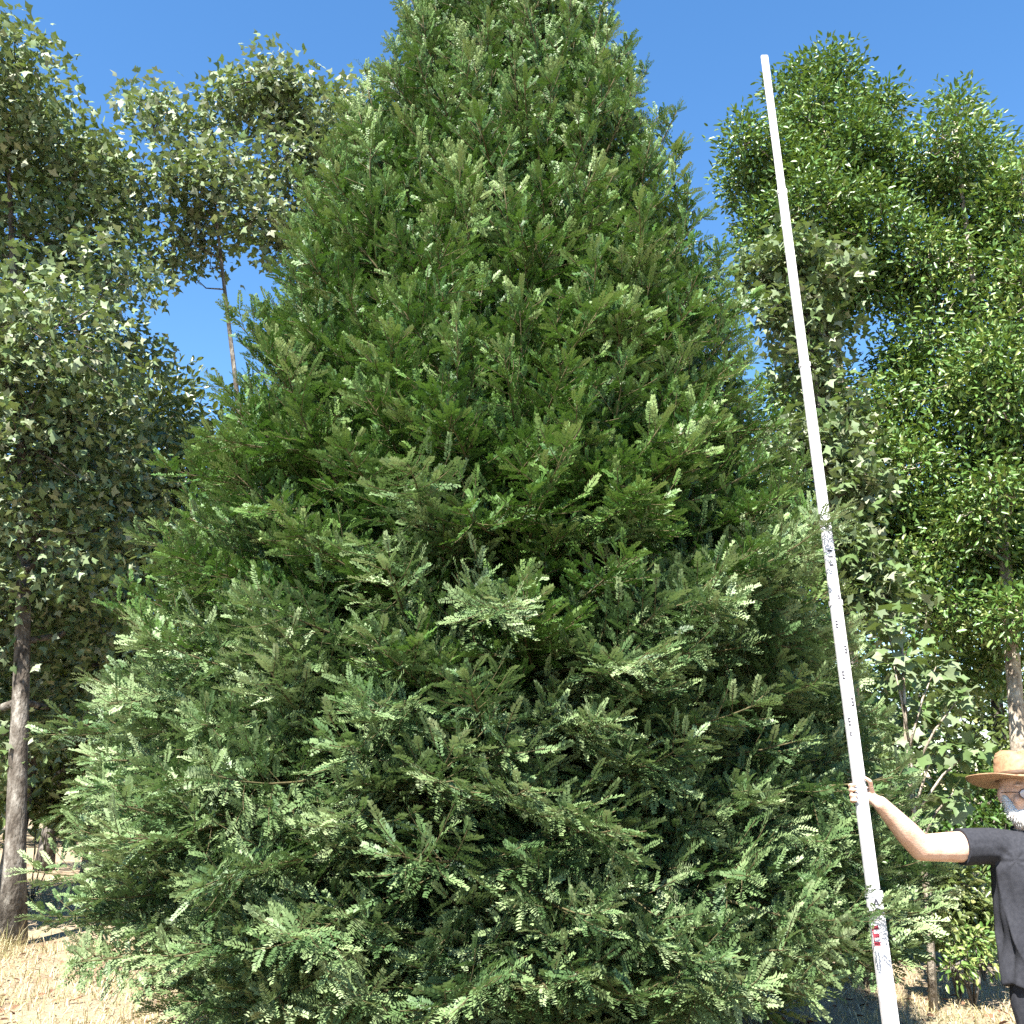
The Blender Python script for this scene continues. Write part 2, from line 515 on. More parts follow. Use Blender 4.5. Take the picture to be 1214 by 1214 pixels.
# a few low boughs that reach out past the pole
for px, py, y, azd, el, sc in [(1058, 1092, 4.94, -25, -4, 0.55), (985, 1120, 4.9, -60, -12, 0.8), (1004, 612, 5.10, -30, 20, 0.62), (1000, 640, 5.3, -25, 12, 0.7), (1105, 1062, 6.3, -10, 4, 1.0),
                               (1112, 1120, 6.1, -15, -6, 1.0), (1095, 1000, 6.4, -5, 8, 1.0), (1080, 940, 6.5, -5, 14, 0.95), (1075, 1140, 5.6, -30, -10, 0.9), (300, 1195, 5.0, -118, -14, 0.9), (420, 1205, 4.75, -105, -12, 0.9), (540, 1210, 4.6, -95, -12, 0.95),
                               (640, 1200, 4.6, -85, -14, 0.9), (760, 1205, 4.7, -75, -12, 0.9), (870, 1200, 4.85, -65, -12, 0.9), (220, 1150, 5.4, -130, -12, 0.9), (930, 1150, 5.0, -60, -10, 0.9), (965, 1195, 5.0, -58, -16, 0.9), (900, 1190, 4.8, -66, -18, 0.85), (830, 1165, 4.75, -72, -10, 0.9), (700, 1175, 4.6, -80, -8, 0.9), (985, 1060, 5.2, -50, -4, 0.9), (1112, 1030, 6.2, -18, -4, 0.95), (1105, 1085, 6.0, -22, -8, 0.95), (1085, 970, 6.5, -8, 0, 0.95), (1118, 1075, 6.5, -5, -6, 0.9), (1092, 1110, 5.8, -26, -10, 0.95), (1100, 1130, 6.1, -15, -12, 0.9)]:
    tip = Vector(spot(px, py, y)) - Vector((TX, TY, 0))
    sc *= 1.25
    d = Vector((math.cos(R(azd)) * math.cos(R(el)), math.sin(R(azd)) * math.cos(R(el)), math.sin(R(el))))
    yv = Vector((0, 0, 1)).cross(d).normalized()
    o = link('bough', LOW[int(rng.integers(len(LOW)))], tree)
    o.matrix_basis = Matrix.Translation(tip - d * 0.8 * sc) @ (Matrix((d, yv, d.cross(yv))).transposed() @ Matrix.Rotation(R(rng.normal(0, 20)), 3, 'X') * sc).to_4x4()

# the sprays behind and between them, too many to tell apart: one scatter for each size of spray
bins = {'low': [], 'mid': [], 'top': []}
POOLS = {'low': LOW, 'mid': MID, 'top': TOP}
for i in range(1750):
    h = float(np.interp(rng.random(), cdf, hh))
    az = rng.uniform(-math.pi, math.pi) if i % 3 == 0 else R(-90) + R(rng.uniform(-115, 115))
    rf = rng.uniform(0.78, 0.985) if i % 5 < 3 else rng.uniform(0.6, 0.82)
    pool, mtx = spray_matrix(h, az, rf)
    bins['low' if pool is LOW else ('mid' if pool is MID else 'top')].append(mtx)
for key, mats in bins.items():
    me = bpy.data.meshes.new('spray_points')
    me.vertices.add(len(mats))
    loc, rot, scv = [], [], []
    for q in mats:
        l_, r_, s_ = q.decompose()
        loc += list(l_); rot += list(r_.to_euler()); scv.append(s_.x)
    me.vertices.foreach_set('co', np.array(loc, np.float32))
    a = me.attributes.new('turn', 'FLOAT_VECTOR', 'POINT'); a.data.foreach_set('vector', np.array(rot, np.float32))
    a = me.attributes.new('size', 'FLOAT', 'POINT'); a.data.foreach_set('value', np.array(scv, np.float32))
    o = link('foliage', me, tree, 'stuff')
    ng = bpy.data.node_groups.new('spray_scatter', 'GeometryNodeTree')
    ng.interface.new_socket('Geometry', in_out='INPUT', socket_type='NodeSocketGeometry')
    ng.interface.new_socket('Geometry', in_out='OUTPUT', socket_type='NodeSocketGeometry')
    gi_, go_ = ng.nodes.new('NodeGroupInput'), ng.nodes.new('NodeGroupOutput')
    jn = ng.nodes.new('GeometryNodeJoinGeometry')
    for sm_ in POOLS[key]:
        if sm_.name in SOURCE:
            oi = ng.nodes.new('GeometryNodeObjectInfo')
            oi.inputs['Object'].default_value = SOURCE[sm_.name]
            oi.inputs['As Instance'].default_value = True
            oi.transform_space = 'ORIGINAL'
            ng.links.new(oi.outputs['Geometry'], jn.inputs[0])
    ip = ng.nodes.new('GeometryNodeInstanceOnPoints')
    ip.inputs['Pick Instance'].default_value = True
    na = ng.nodes.new('GeometryNodeInputNamedAttribute'); na.data_type = 'FLOAT_VECTOR'; na.inputs[0].default_value = 'turn'
    nb = ng.nodes.new('GeometryNodeInputNamedAttribute'); nb.data_type = 'FLOAT'; nb.inputs[0].default_value = 'size'
    er = ng.nodes.new('FunctionNodeEulerToRotation')
    ng.links.new(na.outputs['Attribute'], er.inputs[0])
    ng.links.new(gi_.outputs[0], ip.inputs['Points'])
    ng.links.new(jn.outputs[0], ip.inputs['Instance'])
    ng.links.new(er.outputs[0], ip.inputs['Rotation'])
    ng.links.new(nb.outputs['Attribute'], ip.inputs['Scale'])
    ng.links.new(ip.outputs[0], go_.inputs[0])
    md = o.modifiers.new('scatter', 'NODES'); md.node_group = ng

# the heart of the crown; its shade is partly put into a darker tint
s = Soup()
CO = [make_bough(400 + i, 1.2, 0.4, coarse=True) for i in range(5)]
for i in range(620):
    h = float(np.interp(rng.random(), cdf, hh))
    az = rng.uniform(-math.pi, math.pi)
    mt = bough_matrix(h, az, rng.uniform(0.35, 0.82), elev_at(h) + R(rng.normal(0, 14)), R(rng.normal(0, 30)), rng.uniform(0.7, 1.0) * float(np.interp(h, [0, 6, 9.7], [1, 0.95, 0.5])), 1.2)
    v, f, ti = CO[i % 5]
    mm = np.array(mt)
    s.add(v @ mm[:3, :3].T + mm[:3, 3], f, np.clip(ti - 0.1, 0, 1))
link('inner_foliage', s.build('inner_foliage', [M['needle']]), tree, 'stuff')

# fallen brown needle twigs; their dark brown also stands in for shaded ground
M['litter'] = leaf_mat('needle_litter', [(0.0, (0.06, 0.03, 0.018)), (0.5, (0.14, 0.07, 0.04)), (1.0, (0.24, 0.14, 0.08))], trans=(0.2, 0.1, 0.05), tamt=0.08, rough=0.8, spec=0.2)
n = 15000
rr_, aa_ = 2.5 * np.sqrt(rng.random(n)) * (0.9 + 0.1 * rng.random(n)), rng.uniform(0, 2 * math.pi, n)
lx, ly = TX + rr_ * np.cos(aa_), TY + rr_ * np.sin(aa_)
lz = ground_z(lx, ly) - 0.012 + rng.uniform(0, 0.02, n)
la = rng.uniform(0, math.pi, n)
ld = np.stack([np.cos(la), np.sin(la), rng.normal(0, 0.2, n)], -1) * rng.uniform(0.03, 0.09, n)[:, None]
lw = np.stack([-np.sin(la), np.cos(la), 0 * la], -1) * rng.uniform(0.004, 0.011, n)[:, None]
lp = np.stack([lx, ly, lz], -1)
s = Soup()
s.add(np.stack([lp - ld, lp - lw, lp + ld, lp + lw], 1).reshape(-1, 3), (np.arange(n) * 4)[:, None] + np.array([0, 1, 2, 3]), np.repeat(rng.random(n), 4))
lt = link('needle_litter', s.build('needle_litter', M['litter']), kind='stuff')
tag(lt, 'reddish brown fallen needle litter under the conifer, its dark tone also standing in for shade', 'litter')

# ------------------------------------------------------------------ broadleaf trees
lob = []
for k in range(5):
    a = R(-130 + 65 * k)
    rr = 0.50 if k in (0, 4) else (0.60 if k in (1, 3) else 0.68)
    lob.append((rr * math.cos(a), rr * math.sin(a)))
    if k < 4:
        a2 = R(-130 + 65 * k + 32)
        lob.append((0.37 * math.cos(a2), 0.37 * math.sin(a2)))
STAR_V = np.array([[0, 0, 0.0]] + [[x + 0.0, y, -0.32 * (x * x + y * y) + 0.2 * abs(y)] for x, y in lob] + [[-0.12, 0, 0.0]])
STAR_F = np.array([[0, i, i + 1] for i in range(1, 9)] + [[0, 9, 10], [0, 10, 1]])
TRI_V = np.array([[0, 0, 0.0], [-0.1, 0.1, 0], [0.16, 0.55, -0.04], [0.3, 0.22, 0.03], [0.68, 0, -0.12], [0.3, -0.22, 0.03], [0.16, -0.55, -0.04], [-0.1, -0.1, 0]])
TRI_F = np.array([[0, 1, 2, 3], [0, 3, 4, 5], [0, 5, 6, 7]])
ELL_V = np.array([[0, 0, 0], [0.32, -0.2, 0.06], [0.72, -0.15, 0.03], [1, 0, -0.10], [0.72, 0.15, 0.03], [0.32, 0.2, 0.06]])
ELL_F = np.array([[0, 1, 2, 3], [0, 3, 4, 5]])


def leaf_cloud(s, blobs, n, kind, size, spread=0.2, shell=0.55, per=16, tint=0.5, tsd=0.17, flat=0.7, twigs=True, droop=0.0):
    """Leaves in clumps at twig ends through the volume of ellipsoid masses."""
    blobs = [(np.asarray(c, float), np.asarray(r, float) * np.ones(3)) for c, r in blobs]
    vol = np.array([np.prod(r) ** 0.62 for _, r in blobs]); vol /= vol.sum()
    cnt = np.maximum(1, (vol * n / per).astype(int))
    bv, bf = {'star': (STAR_V, STAR_F), 'tri': (TRI_V, TRI_F), 'ell': (ELL_V, ELL_F)}[kind]
    for (c, r), k in zip(blobs, cnt):
        u = unit(rng.normal(size=(k, 3)))
        rad = shell + (1 - shell) * rng.random(k) ** 0.6
        rad *= 1 + 0.16 * np.sin(4 * u[:, 0] + 3 * u[:, 2] + c[0]) + 0.1 * rng.normal(size=k)
        cl = c + u * rad[:, None] * r
        if twigs:
            for q in cl[:: 3]:
                a = c + (q - c) * 0.35
                mid = (a + q) / 2 + rng.normal(0, 0.05, 3)
                s.add(*tube([a, mid, q], [0.012, 0.008, 0.004], 3, cap=False), 0.5, 1)
        m_ = rng.poisson(per, k) + 2
        idx = np.repeat(np.arange(k), m_)
        N_ = len(idx)
        pos = cl[idx] + np.clip(rng.normal(0, spread, (N_, 3)), -1.6 * spread, 1.6 * spread) * np.array([1, 1, 0.7])
        out_ = unit(pos - cl[idx] + 0.4 * u[idx] * spread)
        d = unit(out_ + rng.normal(0, 0.5, (N_, 3)) + np.array([0, 0, -droop]))
        up = unit(np.array([0, 0, flat]) + rng.normal(0, 0.55, (N_, 3)) + 0.3 * u[idx])
        X, Y, Z = frames(d, up, rng.normal(0, 0.4, N_))
        sc = size * rng.uniform(0.6, 1.25, N_)
        v, f = place(bv, bf, pos, X, Y, Z, sc)
        ti = np.clip(tint + rng.normal(0, 0.09, k)[idx] + rng.normal(0, tsd, N_), 0, 1)
        s.add(v, f, np.repeat(ti, len(bv)))


def px_blobs(lst, Y, jitter=0.5):
    o = []
    for q in lst:
        px, py, r = q[:3]
        y = Y + (q[3] if len(q) > 3 else rng.uniform(-jitter, jitter))
        c = spot(px, py, y)
        depth = y * math.cos(PITCH) + (c[2] - CAM_Z) * math.sin(PITCH)
        o.append((c, np.array([0.86, 1.0, 0.82]) * r * depth / FPX))
    return o


def broadleaf(name, label, group, base, top, r0, blobs, n, kind, size, mat, bark, per=16, spread=0.2, limb_every=1, bend=0.15, tint=0.5, flat=0.7, droop=0.0, shell=0.55, limbs=True):
    root = thing(name, label, 'tree', tuple(base), group)
    b0 = np.asarray(base, float)
    bl = [(c - b0, r) for c, r in blobs]
    tp = np.asarray(top, float) - b0
    q = np.linspace(0, 1, 12)
    path = q[:, None] * tp + np.stack([bend * np.sin(q * 5) * q, bend * np.sin(q * 4 + 1) * q, 0 * q], -1)
    path[0, 2] -= 0.1
    s = Soup()
    rad = r0 * (1.0 - 0.85 * q) * np.where(q < 0.02, 1.35, 1)
    s.add(*tube(path, rad, 10, 0.05), 0.5)
    if limbs:
        for c, r in bl[::limb_every]:
            hz = np.clip((c[2] - 0.5 * np.linalg.norm(c[:2] - tp[:2] * 0.5)) / tp[2], 0.25, 0.95)
            a = np.array([np.interp(hz, q, path[:, k]) for k in range(3)])
            mid = a * 0.5 + c * 0.5 + np.array([0, 0, -0.12 * np.linalg.norm(c - a)]) + rng.normal(0, 0.08, 3)
            rr = np.interp(hz, q, rad) * 0.55
            s.add(*tube([a, mid, c], [rr, rr * 0.7, rr * 0.25], 6, 0.04), 0.5)
    link('trunk', s.build(name + '_trunk', M[bark], True), root)
    s = Soup()
    leaf_cloud(s, bl, n, kind, size, spread, shell, per, tint, flat=flat, droop=droop)
    link('crown', s.build(name + '_crown', [M[mat], M[bark]]), root)
    return root


def on_ground(px, py):
    v = (HALF - py) / FPX
    dz, dy = math.sin(PITCH) + v * math.cos(PITCH), math.cos(PITCH) - v * math.sin(PITCH)
    return spot(px, py, -CAM_Z * dy / dz)


# tall broadleaf with the mottled trunk beside the conifer
b = on_ground(15, 1118)
broadleaf('broadleaf_tree', 'tall broadleaf tree with silvery lobed leaves above a mottled grey trunk', None, (b[0], b[1], -0.02),
          spot(30, 150, b[1] + 0.3), 0.12,
          px_blobs([(20, 110, 75), (-40, 150, 110), (70, 190, 75), (-20, 280, 130), (90, 280, 80), (135, 330, 45), (60, 400, 110), (-70, 430, 140), (140, 420, 60),
                    (20, 520, 120), (110, 520, 80), (-60, 640, 150), (60, 640, 90), (150, 600, 50), (20, 740, 90), (110, 720, 60), (-70, 800, 120), (60, 840, 55), (-20, 880, 70)], b[1] + 0.4, 1.2),
          36000, 'tri', 0.128, 'star', 'bark', per=24, spread=0.2, tint=0.7)

# open crowned one behind, its limbs against the sky
broadleaf('broadleaf_tree', 'open crowned broadleaf tree with lobed leaves and bare limbs against blue sky', None, (spot(330, 900, 13.5)[0], 13.5, 0),
          spot(262, 150, 13.5), 0.07,
          px_blobs([(305, 95, 42), (330, 130, 48), (275, 130, 40), (190, 138, 36), (178, 125, 25), (215, 215, 45), (270, 215, 50), (330, 200, 50), (370, 165, 45), (155, 235, 40),
                    (235, 270, 40), (300, 260, 40), (205, 305, 34), (250, 305, 22), (330, 280, 45), (380, 240, 50), (400, 170, 45), (360, 120, 36), (410, 125, 30), (120, 190, 34), (235, 160, 30)], 13.5, 0.6),
          8600, 'tri', 0.135, 'star', 'bark', per=13, spread=0.19, tint=0.76, shell=0.2)

# shaded trees farther back on that side
broadleaf('broadleaf_tree', 'olive green broadleaf tree with its top below the open blue gap', None, (spot(120, 900, 17)[0], 17, 0), spot(160, 480, 17), 0.14,
          px_blobs([(195, 480, 48), (160, 540, 70), (220, 560, 60), (110, 620, 80), (190, 660, 80), (60, 700, 80), (150, 760, 90), (80, 820, 70), (200, 830, 70), (120, 880, 50)], 17, 1.0),
          16000, 'ell', 0.16, 'olive', 'bark', per=16, spread=0.28)

# glossy evergreens on the other side
broadleaf('evergreen_tree', 'dark glossy evergreen tree with a notched crown behind the top of the pole', None, (spot(1000, 900, 11.6)[0], 11.6, 0), spot(985, 130, 11.6), 0.085,
          px_blobs([(985, 92, 34), (945, 110, 36), (970, 140, 48), (1040, 130, 30), (1000, 190, 62), (1050, 200, 50), (893, 170, 36), (885, 215, 30), (930, 210, 45), (960, 260, 66),
                    (1030, 280, 60), (910, 270, 40), (1000, 340, 50), (1060, 340, 40), (960, 360, 50), (1060, 430, 30), (960, 470, 60), (1010, 520, 50), (960, 580, 70), (1000, 650, 70)], 11.6, 0.6),
          48000, 'ell', 0.086, 'glossy', 'pale_bark', per=30, spread=0.14, shell=0.5, tint=0.6)
broadleaf('evergreen_tree', 'bright green evergreen tree with yellowish tip and pale trunk behind the man', None, (spot(1212, 1000, 10.2)[0], 10.2, 0), spot(1140, 150, 11.2), 0.10,
          px_blobs([(1130, 130, 26), (1128, 170, 42), (1160, 200, 45), (1105, 220, 40), (1150, 260, 70), (1210, 250, 70), (1100, 310, 55), (1170, 340, 80), (1240, 350, 90), (1110, 390, 60),
                    (1190, 450, 80), (1120, 470, 70), (1060, 490, 50), (1250, 500, 80), (1090, 560, 70), (1160, 560, 55), (1220, 590, 60), (1050, 600, 50), (1120, 640, 60), (1210, 690, 50), (1060, 690, 50), (1260, 700, 90), (1140, 730, 40), (1300, 600, 120), (1165, 610, 34, -0.7), (1200, 735, 34, -0.7), (1170, 690, 40, 0.2), (1090, 650, 50), (1150, 640, 45, 0.3), (1110, 720, 45), (1190, 600, 34, 0.3), (1060, 560, 50), (1180, 780, 36, 0.4), (1140, 800, 40, 0.6), (1165, 420, 40, -0.8), (1180, 480, 40, -0.8), (1168, 560, 26, -0.9), (1190, 590, 24, -0.9), (1195, 720, 28, -0.9), (1215, 530, 40, -0.6)], 10.9, 0.5),
          74000, 'ell', 0.086, 'glossy', 'pale_bark', per=30, spread=0.15, tint=0.72, shell=0.5, limb_every=6)
broadleaf('sweetgum_tree', 'slender tree with pale lobed yellow green leaves close behind the measuring pole', None, (spot(1010, 900, 9.6)[0], 9.6, 0), spot(960, 300, 9.8), 0.07,
          px_blobs([(935, 300, 30), (985, 320, 28), (905, 330, 30), (930, 370, 34), (975, 390, 28), (960, 440, 34), (1000, 500, 36), (960, 520, 40), (1010, 570, 34), (1000, 650, 44), (1040, 700, 40)], 9.7, 0.3),
          5200, 'tri', 0.115, 'star', 'bark', per=9, spread=0.16, tint=0.66, shell=0.2)

# filler trees in the next row of the plantation
row = [(-9.5, 22, 7.5, 'olive', 'olive broadleaf tree of the back row beyond the mottled trunk'),
       (-4.2, 24, 7.0, 'glossy', 'dark tree of the back row hidden mostly behind the conifer'),
       (-7.2, 15.5, 7.0, 'olive', 'shaded olive tree standing just behind the mottled trunk'),
       (5.0, 18.5, 7.0, 'glossy', 'dark leafy tree in shade behind the pale trunk'),
       (9.2, 20, 8.0, 'olive', 'olive leaved tree in the back row behind the man'),
       (2.2, 20, 8.0, 'olive', 'olive leaved tree of the back row behind the pole')]
for x, y, h, mt_, lab in row:
    bl = [(np.array([x + rng.normal(0, 1.0), y + rng.normal(0, 0.8), z]), np.array([1.5, 1.4, 1.1]) * rng.uniform(0.8, 1.2)) for z in np.linspace(0.9 if x > 0 else 2.2, h, 9)]
    broadleaf('broadleaf_tree', lab, None, (x, y, 0), (x + 0.2, y, h), 0.16, bl, 11000, 'ell', 0.2, mt_, 'bark', per=16, spread=0.35, tint=0.42)


# the far wood that closes the view
s = Soup()
fb = []
for k in range(70):
    a = R(rng.uniform(-48, 48)); d = rng.uniform(34, 48)
    fb.append((np.array([math.sin(a) * d, math.cos(a) * d, rng.uniform(0.6, 6.5)]), np.array([2.6, 2.6, 1.9]) * rng.uniform(0.8, 1.2)))
leaf_cloud(s, fb, 26000, 'ell', 0.55, 0.6, 0.4, 16, 0.45, twigs=False)
fw = link('far_woodland', s.build('far_woodland', [M['olive']]), kind='stuff')
tag(fw, 'distant dark green woodland closing the view behind the tree rows', 'woodland')

# leafy sapling with large lobed leaves, each leaf its own piece
sap = thing('sweetgum_sapling', 'leafy sapling with large lobed leaves between the pole and the pale trunk', 'sapling', tuple(spot(1095, 1085, 8.3) * np.array([1, 1, 0])))
b0 = np.array(sap.location)
s = Soup()
s.add(*tube(np.array([[0, 0, -0.05], [0.05, 0, 0.8], [0.0, 0.05, 1.7], [0.05, 0, 2.9]]), [0.035, 0.028, 0.02, 0.006], 7, 0.05))
LEAF = mesh_data('lobed_leaf', STAR_V * 1.0, STAR_F, M['star'], np.full(len(STAR_V), 0.62))
LEAF2 = mesh_data('lobed_leaf', STAR_V * 1.0, STAR_F, M['star'], np.full(len(STAR_V), 0.85))
LEAF3 = mesh_data('lobed_leaf', STAR_V * 1.0, STAR_F, M['star'], np.full(len(STAR_V), 0.42))
for c, r in px_blobs([(1060, 790, 34), (1110, 790, 36), (1135, 830, 36), (1075, 850, 36), (1115, 880, 34), (1060, 910, 34), (1090, 960, 34), (1130, 940, 34), (1050, 740, 30), (1150, 890, 26)], 8.3, 0.3):
    c = c - b0
    a = np.array([0.03, 0.02, max(0.4, c[2] * 0.75)])
    s.add(*tube([a, (a + c) / 2 + np.array([0, 0, 0.05]), c], [0.012, 0.009, 0.004], 4, 0.04))
    for k in range(30):
        u = unit(rng.normal(size=3))
        pos = c + u * r * rng.uniform(0.3, 1.1)
        d = unit(u + rng.normal(0, 0.4, 3) + np.array([0, -0.3, -0.3]))[None]
        up = unit(np.array([0, -0.35, 0.8]) + rng.normal(0, 0.4, 3))[None]
        X, Y, Z = frames(d, up, np.zeros(1))
        o = link('leaf', (LEAF, LEAF2, LEAF3)[k % 3], sap)
        sc = rng.uniform(0.08, 0.165)
        mm = Matrix((Vector(X[0]), Vector(Y[0]), Vector(Z[0]))).transposed() * sc
        o.matrix_basis = Matrix.Translation(Vector(pos)) @ mm.to_4x4()
link('stem', s.build('sapling_stem', M['pale_bark'], True), sap)


# dead leaves blown over the grass
n = 700
lx = np.concatenate([rng.uniform(-5.6, -1.5, n // 2), rng.uniform(1.8, 5.2, n // 2)])
ly = np.concatenate([rng.uniform(5.0, 12, n // 2), rng.uniform(4.5, 11, n // 2)])
la = rng.uniform(0, 2 * math.pi, n)
X, Y, Z = frames(np.stack([np.cos(la), np.sin(la), rng.normal(0, 0.25, n)], -1), np.tile([0, 0, 1.0], (n, 1)), rng.normal(0, 0.5, n))
v, f = place(ELL_V, ELL_F, np.stack([lx, ly, ground_z(lx, ly) + 0.012], -1), X, Y, Z, rng.uniform(0.04, 0.10, n))
s = Soup(); s.add(v, f, np.repeat(rng.random(n), len(ELL_V)))
fl = link('fallen_leaves', s.build('fallen_leaves', M['litter']), kind='stuff')
tag(fl, 'brown dead leaves scattered over the dry grass', 'leaves')


def shrub(label, px, py, Y, blobs, n, kind, size, mat, tint):
    base = spot(px, py, Y) * np.array([1, 1, 0])
    root = thing('shrub', label, 'shrub', tuple(base))
    s = Soup()
    bl = [(c - base, r) for c, r in px_blobs(blobs, Y, 0.15)]
    for c, r in bl:
        s.add(*tube([[0, 0, -0.03], c * 0.5 + rng.normal(0, 0.03, 3), c], [0.012, 0.008, 0.004], 5))
    link('stem', s.build('shrub_stem', M['bark'], True), root)
    s = Soup()
    leaf_cloud(s, bl, n, kind, size, 0.07, 0.3, 9, tint, droop=0.2)
    link('foliage', s.build('shrub_foliage', [M[mat], M['bark']]), root)


shrub('low yellow green weed at the edge of the dry grass beside the man', 1150, 1150, 8.6, [(1145, 1120, 20), (1162, 1135, 20), (1130, 1145, 18), (1160, 1110, 14)], 420, 'ell', 0.06, 'glossy', 0.85)
shrub('small bright green bush standing in deep shade behind the man', 1160, 1100, 9.8, [(1160, 1040, 20), (1172, 1065, 22), (1150, 1085, 16)], 360, 'ell', 0.075, 'glossy', 0.8)
shrub('olive green bush at the foot of the sapling', 1130, 1120, 8.9, [(1120, 1050, 34), (1145, 1075, 32), (1115, 1095, 28), (1150, 1110, 26), (1165, 1090, 26)], 3000, 'ell', 0.075, 'olive', 0.62)
shrub('added leafy bush, its dark leaves standing in for the shade between pole and man', 1115, 1085, 10.6, [(1100, 1000, 50), (1140, 1010, 46), (1080, 1050, 40), (1130, 1060, 44), (1160, 1050, 40), (1170, 990, 40)], 5200, 'ell', 0.09, 'glossy', 0.3)  # added bush; the gap's shade is put into its dark leaf tint
shrub('pale sunlit bush beyond the mottled trunk', 45, 1000, 16.0, [(45, 945, 22), (62, 960, 24), (10, 950, 22), (80, 968, 20)], 900, 'ell', 0.12, 'olive', 0.85)

# ------------------------------------------------------------------ the measuring pole
M['staff'] = solid_mat('white_staff', [(0.3, (0.40, 0.39, 0.40)), (0.7, (0.62, 0.61, 0.61))], 40, 0.45, 0.05, 90)
M['black_print'] = solid_mat('black_print', [(0.3, (0.02, 0.02, 0.025)), (0.7, (0.05, 0.05, 0.06))], 60, 0.6, 0)
M['grey_print'] = solid_mat('worn_print', [(0.3, (0.42, 0.41, 0.42)), (0.7, (0.6, 0.6, 0.6))], 60, 0.6, 0)
M['red_print'] = solid_mat('red_print', [(0.3, (0.12, 0.015, 0.02)), (0.7, (0.30, 0.03, 0.05))], 60, 0.6, 0)
M['metal'] = solid_mat('staff_metal', [(0.3, (0.3, 0.3, 0.31)), (0.7, (0.5, 0.5, 0.5))], 60, 0.45, 0)

PB = spot(1056, 1214, 4.97)                # where the pole leaves the picture
PT = spot(906, 66, 5.5)                   # its top
pdir = unit(PT - PB)
PB = PB + pdir * (-(PB[2]) / pdir[2])      # down to the ground
PLEN = float(np.linalg.norm(PT - PB))
pole = thing('measuring_pole', 'tall white telescopic measuring pole leaning against the conifer, held by the man', 'pole', tuple(PB))
za = Vector(pdir)
ya = Vector((0, 1, 0)); ya = (ya - za * ya.dot(za)).normalized()
xa = ya.cross(za)
PM = Matrix((xa, ya, za)).transposed()


def box_mesh(name, x0, x1, y0, y1, z0, z1, mat, bev=0.002):
    bm = bmesh.new()
    bmesh.ops.create_cube(bm, size=1)
    for v in bm.verts:
        v.co = Vector(((x0 + x1) / 2 + v.co.x * (x1 - x0), (y0 + y1) / 2 + v.co.y * (y1 - y0), (z0 + z1) / 2 + v.co.z * (z1 - z0)))
    if bev:
        bmesh.ops.bevel(bm, geom=bm.edges[:], offset=bev, segments=2, affect='EDGES')
    me = bpy.data.meshes.new(name)
    bm.to_mesh(me); bm.free()
    me.materials.append(mat)
    return me


def pole_part(name, me, parent=None):
    o = link(name, me, parent or pole)
    if parent is None:
        o.matrix_basis = PM.to_4x4()
    return o


def pole_z(py):
    """Length along the pole at a photographed height."""
    lo, hi = 0.0, PLEN
    for _ in range(40):
        mid = (lo + hi) / 2
        q = PB + pdir * mid - np.array([0, 0, CAM_Z])
        yc = q[2] * math.cos(PITCH) - q[1] * math.sin(PITCH)
        zc = q[1] * math.cos(PITCH) + q[2] * math.sin(PITCH)
        if HALF - FPX * yc / zc > py:
            lo = mid
        else:
            hi = mid
    return lo


cuts = [0.0, pole_z(1056), pole_z(712), pole_z(430), pole_z(225), PLEN]
wid = [0.0345, 0.0285, 0.0265, 0.0245, 0.022]
secs = []
for i in range(5):
    w, th = wid[i], 0.017 - 0.0018 * i
    sec = pole_part('section', box_mesh('pole_section', -w, w, -th, th, cuts[i] + (0 if i == 0 else 0.002), cuts[i + 1], M['staff'], 0.004))
    secs.append(sec)
    if i < 4:
        pole_part('collar', box_mesh('collar', -w - 0.0025, w + 0.0025, -th - 0.0025, th + 0.0025, cuts[i + 1] - 0.03, cuts[i + 1] + 0.001, M['staff'] if i else M['metal'], 0.002), sec)
pole_part('foot', box_mesh('foot', -0.041, 0.041, -0.0195, 0.0195, -0.012, 0.03, M['metal'], 0.002))


def flat_shape(name, polys, sec_i, mat):
    """Flat print a hair proud of the pole's face."""
    y = -(0.017 - 0.0018 * sec_i) - 0.0012
    v, f = [], []
    for pg in polys:
        f.append(tuple(range(len(v), len(v) + len(pg))))
        v += [(a, y, c) for a, c in pg]
    return pole_part(name, mesh_data(name, np.array(v), f, mat), secs[sec_i])


def rect(a0, a1, c0, c1):
    return [(a0, c0), (a1, c0), (a1, c1), (a0, c1)]


def e_mark(side, c, w, h):
    """Staggered graduation block: three bars joined by a spine on one half of the face."""
    x0, x1 = (-w, -0.004) if side < 0 else (0.004, w)
    sp = (x0, x0 + 0.006) if side < 0 else (x1 - 0.006, x1)
    bars = [rect(x0, x1, c + k * h * 0.4, c + k * h * 0.4 + h * 0.2) for k in range(3)]
    return bars + [rect(sp[0], sp[1], c + h * 0.2, c + h * 0.4), rect(sp[0], sp[1], c + h * 0.6, c + h * 0.8)]


def ring_mark(x, c, ro, ri, n=20):
    o = []
    for k in range(n):
        a, b_ = 2 * math.pi * k / n, 2 * math.pi * (k + 1) / n
        o.append([(x + ro * math.cos(a), c + ro * math.sin(a)), (x + ro * math.cos(b_), c + ro * math.sin(b_)), (x + ri * math.cos(b_), c + ri * math.sin(b_)), (x + ri * math.cos(a), c + ri * math.sin(a))])
    return o


